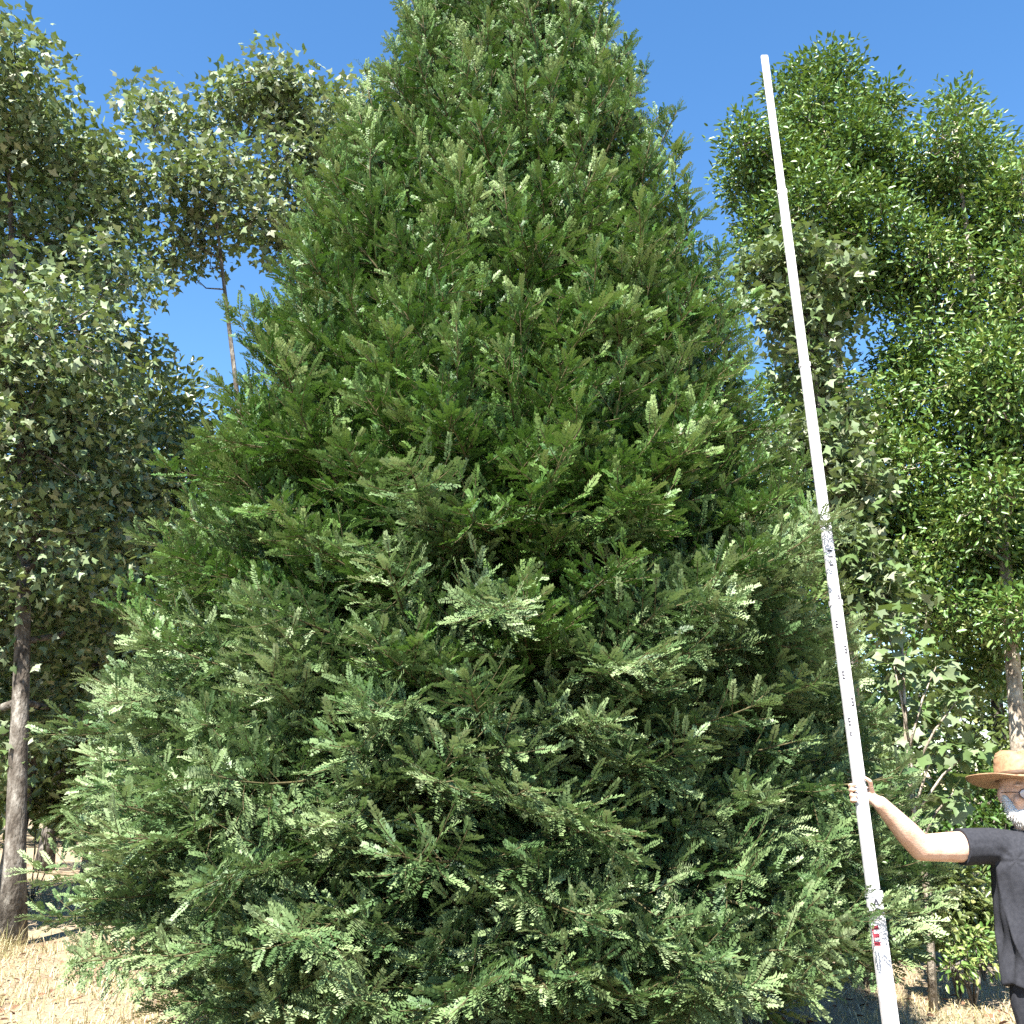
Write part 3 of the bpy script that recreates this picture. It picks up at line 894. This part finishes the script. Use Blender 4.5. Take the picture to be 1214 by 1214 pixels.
for k, (py, sd) in enumerate([(711, 1), (741, -1), (771, 1), (801, -1), (833, 1), (856, -1), (868, -1)]):
    w = 0.024
    z = pole_z(py)
    si = 1 if z < cuts[2] else 2
    flat_shape('graduation_mark', [[(a * 0.8 + 0.004 * sd, c) for a, c in q] for q in e_mark(sd, z - 0.02, 0.020, 0.04 if k < 6 else 0.02)], si, M['black_print'])
for py in (655, 662, 672):
    z = pole_z(py)
    flat_shape('graduation_mark', [rect(-0.012, 0.012, z, z + 0.009)], 2, M['black_print'])
z = pole_z(1074)
flat_shape('graduation_mark', [[(-0.016, z), (-0.008, z), (0.0, z + 0.018), (0.008, z), (0.016, z), (0.004, z + 0.03), (-0.004, z + 0.03)], rect(-0.008, 0.008, z + 0.004, z + 0.009)], 0, M['black_print'])
flat_shape('graduation_mark', ring_mark(0.004, pole_z(1081), 0.017, 0.009), 0, M['black_print'])
z = pole_z(1121)
flat_shape('graduation_mark', e_mark(-1, z, 0.034, 0.085), 0, M['red_print'])
for z in np.arange(0.25, 0.78, 0.1):
    flat_shape('graduation_mark', e_mark(1 if int(z * 10) % 2 else -1, z, 0.030, 0.04), 0, M['grey_print'])
for i in (2, 3, 4):
    for k, z in enumerate(np.arange(cuts[i] + 0.06, cuts[i + 1] - 0.06, 0.1)):
        flat_shape('graduation_mark', e_mark(1 if k % 2 else -1, z, 0.017, 0.04), i, M['grey_print'])

# ------------------------------------------------------------------ the man
M['skin'] = solid_mat('skin', [(0.3, (0.50, 0.28, 0.19)), (0.5, (0.62, 0.40, 0.30)), (0.7, (0.70, 0.49, 0.38))], 22, 0.5, 0.12, 160, spec=0.4)
M['shirt'] = solid_mat('charcoal_cotton', [(0.3, (0.020, 0.021, 0.026)), (0.7, (0.036, 0.037, 0.044))], 60, 0.9, 0.25, 500, spec=0.2)
M['trouser'] = solid_mat('dark_trousers', [(0.3, (0.018, 0.019, 0.024)), (0.7, (0.035, 0.036, 0.042))], 40, 0.9, 0.2, 300, spec=0.2)
M['boot'] = solid_mat('boot_leather', [(0.3, (0.06, 0.035, 0.02)), (0.7, (0.12, 0.07, 0.04))], 20, 0.6, 0.2)
M['beard'] = solid_mat('white_hair', [(0.3, (0.7, 0.68, 0.65)), (0.7, (0.8, 0.79, 0.77))], 90, 0.7, 0.3, 200)
M['glass'] = solid_mat('lens', [(0.3, (0.35, 0.3, 0.32)), (0.7, (0.4, 0.36, 0.38))], 5, 0.08, 0, spec=0.8)
M['dark_frame'] = solid_mat('spectacle_frame', [(0.3, (0.02, 0.02, 0.02)), (0.7, (0.03, 0.03, 0.03))], 20, 0.3, 0)
m, nt, out = nodes_of('straw_hat')
tc = nt.nodes.new('ShaderNodeTexCoord')
wv = nt.nodes.new('ShaderNodeTexWave'); wv.wave_type = 'RINGS'; wv.rings_direction = 'Z'; wv.inputs['Scale'].default_value = 55; wv.inputs['Distortion'].default_value = 1.5; wv.inputs['Detail'].default_value = 3
nz = nt.nodes.new('ShaderNodeTexNoise'); nz.inputs['Scale'].default_value = 70
nt.links.new(tc.outputs['Object'], wv.inputs['Vector']); nt.links.new(tc.outputs['Object'], nz.inputs['Vector'])
r = ramp(nt, [(0.25, (0.22, 0.125, 0.065)), (0.75, (0.36, 0.215, 0.115))]); nt.links.new(nz.outputs['Fac'], r.inputs[0])
p = nt.nodes.new('ShaderNodeBsdfPrincipled'); p.inputs['Roughness'].default_value = 0.7
bp = nt.nodes.new('ShaderNodeBump'); bp.inputs['Strength'].default_value = 0.5; bp.inputs['Distance'].default_value = 0.004
nt.links.new(wv.outputs['Fac'], bp.inputs['Height']); nt.links.new(bp.outputs[0], p.inputs['Normal'])
nt.links.new(r.outputs[0], p.inputs['Base Color']); nt.links.new(p.outputs[0], out.inputs[0])
M['hat'] = m

MY = 5.25
mx0 = float(spot(1218, 950, MY)[0])
man = thing('person', 'person in a tan brimmed hat and charcoal T-shirt holding up the measuring pole', 'person', (mx0, MY, 0))
mo = np.array([mx0, MY, 0.0])


def capsule(s, p0, p1, r0, r1, seg=14, rings=5):
    """Tapered limb piece with round ends."""
    p0, p1 = np.asarray(p0, float), np.asarray(p1, float)
    ax = unit(p1 - p0)
    pts, rad = [], []
    for k in range(rings):
        a = math.pi / 2 * (1 - k / rings)
        pts.append(p0 - ax * r0 * math.sin(a)); rad.append(max(1e-4, r0 * math.cos(a)))
    pts.append(p0); rad.append(r0); pts.append(p1); rad.append(r1)
    for k in range(1, rings + 1):
        a = math.pi / 2 * k / rings
        pts.append(p1 + ax * r1 * math.sin(a)); rad.append(max(1e-4, r1 * math.cos(a)))
    s.add(*tube(pts, rad, seg))


def chain(s, pts, rad):
    for i in range(len(pts) - 1):
        capsule(s, pts[i], pts[i + 1], rad[i], rad[i + 1])


def ellipsoid(s, c, r, seg=20, rings=12, rot=None):
    th = np.linspace(0, math.pi, rings + 1)
    v = []
    for a in th:
        for k in range(seg):
            b_ = 2 * math.pi * k / seg
            v.append((math.sin(a) * math.cos(b_), math.sin(a) * math.sin(b_), math.cos(a)))
    v = np.array(v) * np.asarray(r)
    if rot is not None:
        v = v @ np.array(rot).T
    f = [(i * seg + k, (i + 1) * seg + k, (i + 1) * seg + (k + 1) % seg, i * seg + (k + 1) % seg) for i in range(rings) for k in range(seg)]
    s.add(v + np.asarray(c), np.array(f))


def loft(s, rings_, seg=28):
    """Closed body of elliptical cross sections: (cx, cy, z, rx, ry)."""
    v = []
    for cx, cy, z, rx, ry in rings_:
        for k in range(seg):
            a = 2 * math.pi * k / seg
            v.append((cx + rx * math.copysign(abs(math.cos(a)) ** 0.85, math.cos(a)), cy + ry * math.copysign(abs(math.sin(a)) ** 0.85, math.sin(a)), z))
    n = len(rings_)
    f = [(i * seg + k, i * seg + (k + 1) % seg, (i + 1) * seg + (k + 1) % seg, (i + 1) * seg + k) for i in range(n - 1) for k in range(seg)]
    c0 = len(v); v.append((rings_[0][0], rings_[0][1], rings_[0][2])); v.append((rings_[-1][0], rings_[-1][1], rings_[-1][2]))
    for k in range(seg):
        f.append((c0, (k + 1) % seg, k, k)); f.append((c0 + 1, (n - 1) * seg + k, (n - 1) * seg + (k + 1) % seg, (n - 1) * seg + (k + 1) % seg))
    s.add(np.array(v), np.array(f))


def fuse(s, name, voxel, mat, smooth=6, edit=None):
    """Grow one continuous skin over the overlapping volumes."""
    me = s.build(name, mat)
    o = bpy.data.objects.new(name, me)
    COL.objects.link(o)
    md = o.modifiers.new('remesh', 'REMESH'); md.mode = 'VOXEL'; md.voxel_size = voxel; md.use_smooth_shade = True
    sm = o.modifiers.new('smooth', 'SMOOTH'); sm.factor = 0.5; sm.iterations = smooth
    dg = bpy.context.evaluated_depsgraph_get()
    new = bpy.data.meshes.new_from_object(o.evaluated_get(dg))
    bpy.data.objects.remove(o)
    bpy.data.meshes.remove(me)
    new.name = name
    if not new.materials:
        new.materials.append(mat)
    new.polygons.foreach_set('use_smooth', np.ones(len(new.polygons), bool))
    if edit is not None:
        co = np.empty(len(new.vertices) * 3); new.vertices.foreach_get('co', co)
        co = edit(co.reshape(-1, 3))
        new.vertices.foreach_set('co', co.ravel()); new.update()
    return new


# joints, in the man's own frame (his right arm reaches out to the pole)
zg = pole_z(940)
GP = PB + pdir * zg - mo                      # grip point on the pole
SH = spot(1176, 1003, MY) - mo
EL = spot(1092, 1005, MY - 0.06) - mo
rxv, upv, bk = np.array(xa), np.array(za), np.array(ya)
WR = GP + rxv * 0.095 + bk * 0.02 - upv * 0.05
hz = 1.545                                     # mid head
s = Soup()
# trunk and neck
loft(s, [(0, 0, 0.80, 0.16, 0.11), (0, 0, 0.9, 0.175, 0.12), (0, 0.0, 1.02, 0.17, 0.12), (0, 0, 1.15, 0.175, 0.12), (0, 0, 1.27, 0.19, 0.12), (0, 0.01, 1.35, 0.17, 0.10), (0, 0.015, 1.40, 0.09, 0.07)])
chain(s, [(0, 0.03, 1.34), (0, 0.012, 1.48)], [0.072, 0.06])
# head
ellipsoid(s, (0, 0.015, hz + 0.03), (0.078, 0.098, 0.105))
ellipsoid(s, (0, -0.02, hz - 0.045), (0.062, 0.075, 0.075))
chain(s, [(0, -0.088, hz + 0.022), (0, -0.113, hz - 0.018)], [0.011, 0.017])
for sx in (-1, 1):
    ellipsoid(s, (sx * 0.013, -0.102, hz - 0.024), (0.011, 0.012, 0.010))
    ellipsoid(s, (sx * 0.082, 0.02, hz + 0.0), (0.012, 0.022, 0.034))
    ellipsoid(s, (sx * 0.036, -0.072, hz + 0.042), (0.026, 0.014, 0.009))
    ellipsoid(s, (sx * 0.042, -0.062, hz - 0.018), (0.024, 0.022, 0.022))
ellipsoid(s, (0, -0.09, hz - 0.056), (0.026, 0.010, 0.006)); ellipsoid(s, (0, -0.09, hz - 0.068), (0.022, 0.010, 0.007))
# raised arm
chain(s, [(-0.14, 0.0, 1.34), SH, SH * 0.45 + EL * 0.55, EL], [0.07, 0.074, 0.072, 0.062])
chain(s, [EL, EL * 0.65 + WR * 0.35, WR], [0.062, 0.06, 0.037])
# gripping hand
PALM = GP + rxv * 0.045 + bk * 0.034
chain(s, [WR, PALM - upv * 0.012], [0.031, 0.028])
for q in (-0.026, -0.009, 0.009, 0.026):
    capsule(s, WR * 0.35 + (PALM) * 0.65 + upv * q * 0.7, GP + rxv * 0.03 + bk * 0.031 + upv * q, 0.016, 0.0135)
for q, ln in ((-0.036, 0.85), (-0.0125, 0.97), (0.0125, 1.0), (0.036, 0.92)):
    c0 = GP + upv * q
    chain(s, [c0 + rxv * 0.03 + bk * 0.031, c0 - rxv * 0.016 + bk * 0.030, c0 - rxv * 0.0445 + bk * 0.010, c0 - rxv * 0.044 - bk * 0.018 * ln, c0 - rxv * (0.044 - 0.018 * ln) - bk * 0.0275], [0.0115, 0.0105, 0.0095, 0.0088, 0.0078])
chain(s, [PALM + rxv * 0.018 - upv * 0.012, GP + rxv * 0.052 - bk * 0.002 + upv * 0.022, GP + rxv * 0.044 - bk * 0.026 + upv * 0.05, GP + rxv * 0.02 - bk * 0.03 + upv * 0.066], [0.018, 0.0135, 0.0115, 0.0095])
# hanging arm
S2, E2, W2 = np.array([0.205, 0.0, 1.335]), np.array([0.265, 0.03, 1.06]), np.array([0.27, -0.05, 0.83])
chain(s, [(0.13, 0, 1.34), S2, E2], [0.07, 0.064, 0.044]); chain(s, [E2, W2], [0.045, 0.028])
capsule(s, W2, W2 + np.array([0, -0.015, -0.07]), 0.028, 0.032)
for k in range(4):
    b1 = W2 + np.array([-0.004, -0.045 + 0.02 * k, -0.085])
    chain(s, [b1, b1 + np.array([-0.008, -0.004, -0.04]), b1 + np.array([-0.026, -0.006, -0.068 - 0.006 * (k in (1, 2))])], [0.0105, 0.0095, 0.0078])
chain(s, [W2 + np.array([0, -0.03, -0.03]), W2 + np.array([-0.012, -0.062, -0.06]), W2 + np.array([-0.022, -0.068, -0.088])], [0.014, 0.0115, 0.009])
# legs
for sx in (-1, 1):
    chain(s, [(sx * 0.09, 0, 0.86), (sx * 0.105, -0.01, 0.47), (sx * 0.11, 0.02, 0.09)], [0.085, 0.056, 0.042])
    chain(s, [(sx * 0.11, 0.03, 0.05), (sx * 0.12, -0.14, 0.04)], [0.04, 0.035])


def head_scale(co):
    k = np.clip((co[:, 2] - 1.42) / 0.06, 0, 1) * (np.abs(co[:, 0]) < 0.14)
    c = HEADC
    return co + (co - c) * (0.14 * k)[:, None] + k[:, None] * HEADS


HEADC, HEADS = np.array([0.0, 0.0, 1.46]), np.array([-0.025, 0, 0.012])
link('body', fuse(s, 'body', 0.006, M['skin'], 5, head_scale), man)

# T-shirt
s = Soup()
loft(s, [(0, 0, 0.715, 0.222, 0.158), (0, 0, 0.80, 0.218, 0.155), (0, 0, 0.95, 0.208, 0.150), (0, 0, 1.10, 0.208, 0.148), (0, 0, 1.22, 0.212, 0.145), (0, 0, 1.31, 0.205, 0.128), (0, 0.008, 1.365, 0.165, 0.10), (0, 0.012, 1.405, 0.088, 0.078)])
sl_end = SH * 0.56 + EL * 0.44
chain(s, [(-0.12, 0.0, 1.325), SH + np.array([0, 0, 0.002]), sl_end], [0.085, 0.086, 0.088])
chain(s, [(0.12, 0, 1.325), S2, S2 * 0.35 + E2 * 0.65], [0.085, 0.082, 0.078])


def shirt_folds(co):
    a = np.arctan2(co[:, 1], co[:, 0])
    z = co[:, 2]
    low = np.clip((1.33 - z) / 0.45, 0, 1)
    body = np.clip((0.235 - np.abs(co[:, 0])) / 0.03, 0, 1)
    f = 0.75 * (1 - 2 * np.abs(np.sin(4.5 * a + 2.7 * z + 0.6 * np.sin(7 * z))) ** 0.7) + 0.35 * np.sin(17 * a - 6 * z + 2) + 0.35 * np.sin(24 * (z + 0.25 * co[:, 0]) + 3 * a)
    amp = 0.017 * low * body + 0.003
    n = unit(np.stack([co[:, 0], co[:, 1], 0 * z], -1))
    co = co + n * (amp * f)[:, None]
    # creases radiating from the armpit of the raised arm
    dd = np.linalg.norm(co - (SH + np.array([0.06, 0, -0.06])), axis=1)
    an = np.arctan2(co[:, 2] - SH[2] + 0.06, co[:, 0] - SH[0] - 0.06)
    co[:, 1] -= 0.006 * np.sin(7 * an) * np.exp(-(dd / 0.16) ** 2) * np.clip(dd / 0.07 - 0.4, 0, 1)
    # cut the sleeve square across the arm
    ax = unit(EL - SH)
    tt = (co - sl_end) @ ax
    cut = (tt > 0.004) & (co[:, 0] < -0.1)
    co[cut] -= ax * (tt[cut] - 0.004)[:, None]
    ax2 = unit(E2 - S2)
    e2 = S2 * 0.35 + E2 * 0.65
    tt = (co - e2) @ ax2
    cut = (tt > 0.004) & (co[:, 0] > 0.2) & (co[:, 2] > 1.0)
    co[cut] -= ax2 * (tt[cut] - 0.004)[:, None]
    # sagging hem
    hem = co[:, 2] < 0.76
    co[hem, 2] += 0.012 * np.sin(6 * a[hem]) - 0.01
    return co


link('shirt', fuse(s, 'shirt', 0.008, M['shirt'], 4, shirt_folds), man)
# collar band
th = np.linspace(0, 2 * math.pi, 25)
v, f = tube(np.stack([0.082 * np.cos(th), 0.012 + 0.078 * np.sin(th), 1.404 + 0.018 * np.sin(th)], -1), 0.008, 6, cap=False)
s = Soup(); s.add(v, f)
link('collar', s.build('collar', M['shirt'], True), man)

# trousers and boots
s = Soup()
loft(s, [(0, 0, 0.70, 0.178, 0.125), (0, 0, 0.8, 0.182, 0.128), (0, 0, 0.96, 0.178, 0.125)])
for sx in (-1, 1):
    chain(s, [(sx * 0.092, 0, 0.82), (sx * 0.107, -0.01, 0.47), (sx * 0.112, 0.015, 0.12)], [0.102, 0.078, 0.068])


def trouser_folds(co):
    return co + np.stack([0.004 * np.sin(30 * co[:, 2] + 9 * co[:, 0]), 0.005 * np.sin(26 * co[:, 2] + 14 * co[:, 0]), 0 * co[:, 0]], -1)


link('trousers', fuse(s, 'trousers', 0.009, M['trouser'], 4, trouser_folds), man)
for sx in (-1, 1):
    s = Soup()
    chain(s, [(sx * 0.112, 0.03, 0.15), (sx * 0.112, 0.035, 0.055)], [0.056, 0.054])
    chain(s, [(sx * 0.112, 0.04, 0.048), (sx * 0.12, -0.10, 0.046), (sx * 0.122, -0.16, 0.040)], [0.048, 0.05, 0.040])
    link('boot', fuse(s, 'boot', 0.007, M['boot'], 3, lambda co: np.stack([co[:, 0], co[:, 1], np.maximum(co[:, 2], 0.004)], -1)), man)

# beard: a full short white beard with strands
s = Soup()
ellipsoid(s, (0, -0.035, hz - 0.082), (0.064, 0.070, 0.050))
ellipsoid(s, (0, -0.085, hz - 0.046), (0.036, 0.016, 0.010))
for sx in (-1, 1):
    chain(s, [(sx * 0.074, -0.004, hz - 0.01), (sx * 0.058, -0.034, hz - 0.07)], [0.013, 0.026])
bm_ = fuse(s, 'beard', 0.005, M['beard'], 3, lambda co: co + rng.normal(0, 0.0012, co.shape))
co = np.empty(len(bm_.vertices) * 3); bm_.vertices.foreach_get('co', co); co = co.reshape(-1, 3)
beard = link('beard', bm_, man)
HL = HEADC * (1 - 1.14) + HEADS
beard.scale = (1.14,) * 3; beard.location = HL
k = rng.integers(0, len(co), 2600)
p0 = co[k]; dn = unit((p0 - np.array([0, -0.01, hz - 0.04])) + np.array([0, 0, -0.05]) + rng.normal(0, 0.02, p0.shape))
sv = unit(np.cross(dn, rng.normal(size=p0.shape))) * 0.0009
tip = p0 + dn * rng.uniform(0.008, 0.02, (len(k), 1))
s = Soup(); s.add(np.stack([p0 - sv, p0 + sv, tip], 1).reshape(-1, 3), (np.arange(len(k)) * 3)[:, None] + np.array([0, 1, 2]))
link('strands', s.build('beard_strands', M['beard']), beard, 'stuff')

# hat: pinched crown, sweeping brim
SEG = 48
prof = [(0.0, 0.128), (0.035, 0.13), (0.06, 0.128), (0.078, 0.118), (0.088, 0.095), (0.094, 0.06), (0.099, 0.02), (0.102, 0.004), (0.13, -0.004), (0.165, -0.006), (0.20, 0.0), (0.226, 0.008),
        (0.228, 0.004), (0.20, -0.005), (0.165, -0.011), (0.13, -0.009), (0.100, -0.004), (0.094, 0.02), (0.089, 0.06), (0.083, 0.093), (0.06, 0.120), (0.0, 0.121)]
v = []
for rr, zz in prof:
    for k in range(SEG):
        a = 2 * math.pi * k / SEG
        x, y = rr * math.cos(a) * 0.97, rr * math.sin(a) * (1.12 if rr < 0.11 else 1.12 - 0.2 * (rr - 0.1) / 0.128)
        dz = 0.0
        if rr > 0.11:
            dz = (rr - 0.11) * (0.10 * math.cos(a) ** 2 - 0.15 * math.sin(a) ** 2) + 0.003 * math.sin(5 * a + 1)
        if zz > 0.1:
            dz = -0.02 * math.exp(-(x / 0.022) ** 2) - 0.012 * max(0, -y / 0.1)
        v.append((x, y, zz + dz))
f = [(i * SEG + k, i * SEG + (k + 1) % SEG, (i + 1) * SEG + (k + 1) % SEG, (i + 1) * SEG + k) for i in range(len(prof) - 1) for k in range(SEG)]
hat = link('hat', mesh_data('hat', np.array(v), f, M['hat'], smooth=True), man)
hat.scale = (1.1, 1.1, 1.1)
hat.location = np.array([0, 0.012, hz + 0.068]) * 1.14 + HL
hat.rotation_euler = (R(-7), R(0), 0)
v, f = tube(np.stack([0.099 * 0.97 * np.cos(th), 0.099 * 1.12 * np.sin(th), 0.018 + 0 * th], -1), 0.006, 6, cap=False)
v[:, 2] = 0.018 + (v[:, 2] - 0.018) * 2.0
s = Soup(); s.add(v, f)
link('hat_band', s.build('hat_band', M['boot'], True), hat)

# spectacles
gl = link('spectacles', None, man)
gl.scale = (1.14,) * 3; gl.location = HL
s = Soup()
for sx in (-1, 1):
    s.add(*tube(np.stack([sx * 0.034 + 0.026 * np.cos(th), -0.112 + 0.006 * np.abs(np.cos(th)), hz + 0.008 + 0.02 * np.sin(th)], -1), 0.0018, 5, cap=False))
    s.add(*tube([(sx * 0.06, -0.106, hz + 0.014), (sx * 0.078, -0.06, hz + 0.014), (sx * 0.086, 0.02, hz + 0.012)], 0.0018, 5))
s.add(*tube([(-0.009, -0.112, hz + 0.012), (0, -0.116, hz + 0.015), (0.009, -0.112, hz + 0.012)], 0.0018, 5))
link('frame', s.build('frame', M['dark_frame'], True), gl)
for sx in (-1, 1):
    s = Soup(); ellipsoid(s, (sx * 0.034, -0.1095, hz + 0.008), (0.0245, 0.0012, 0.0185), 20, 8)
    link('lens', s.build('lens', M['glass'], True), gl)
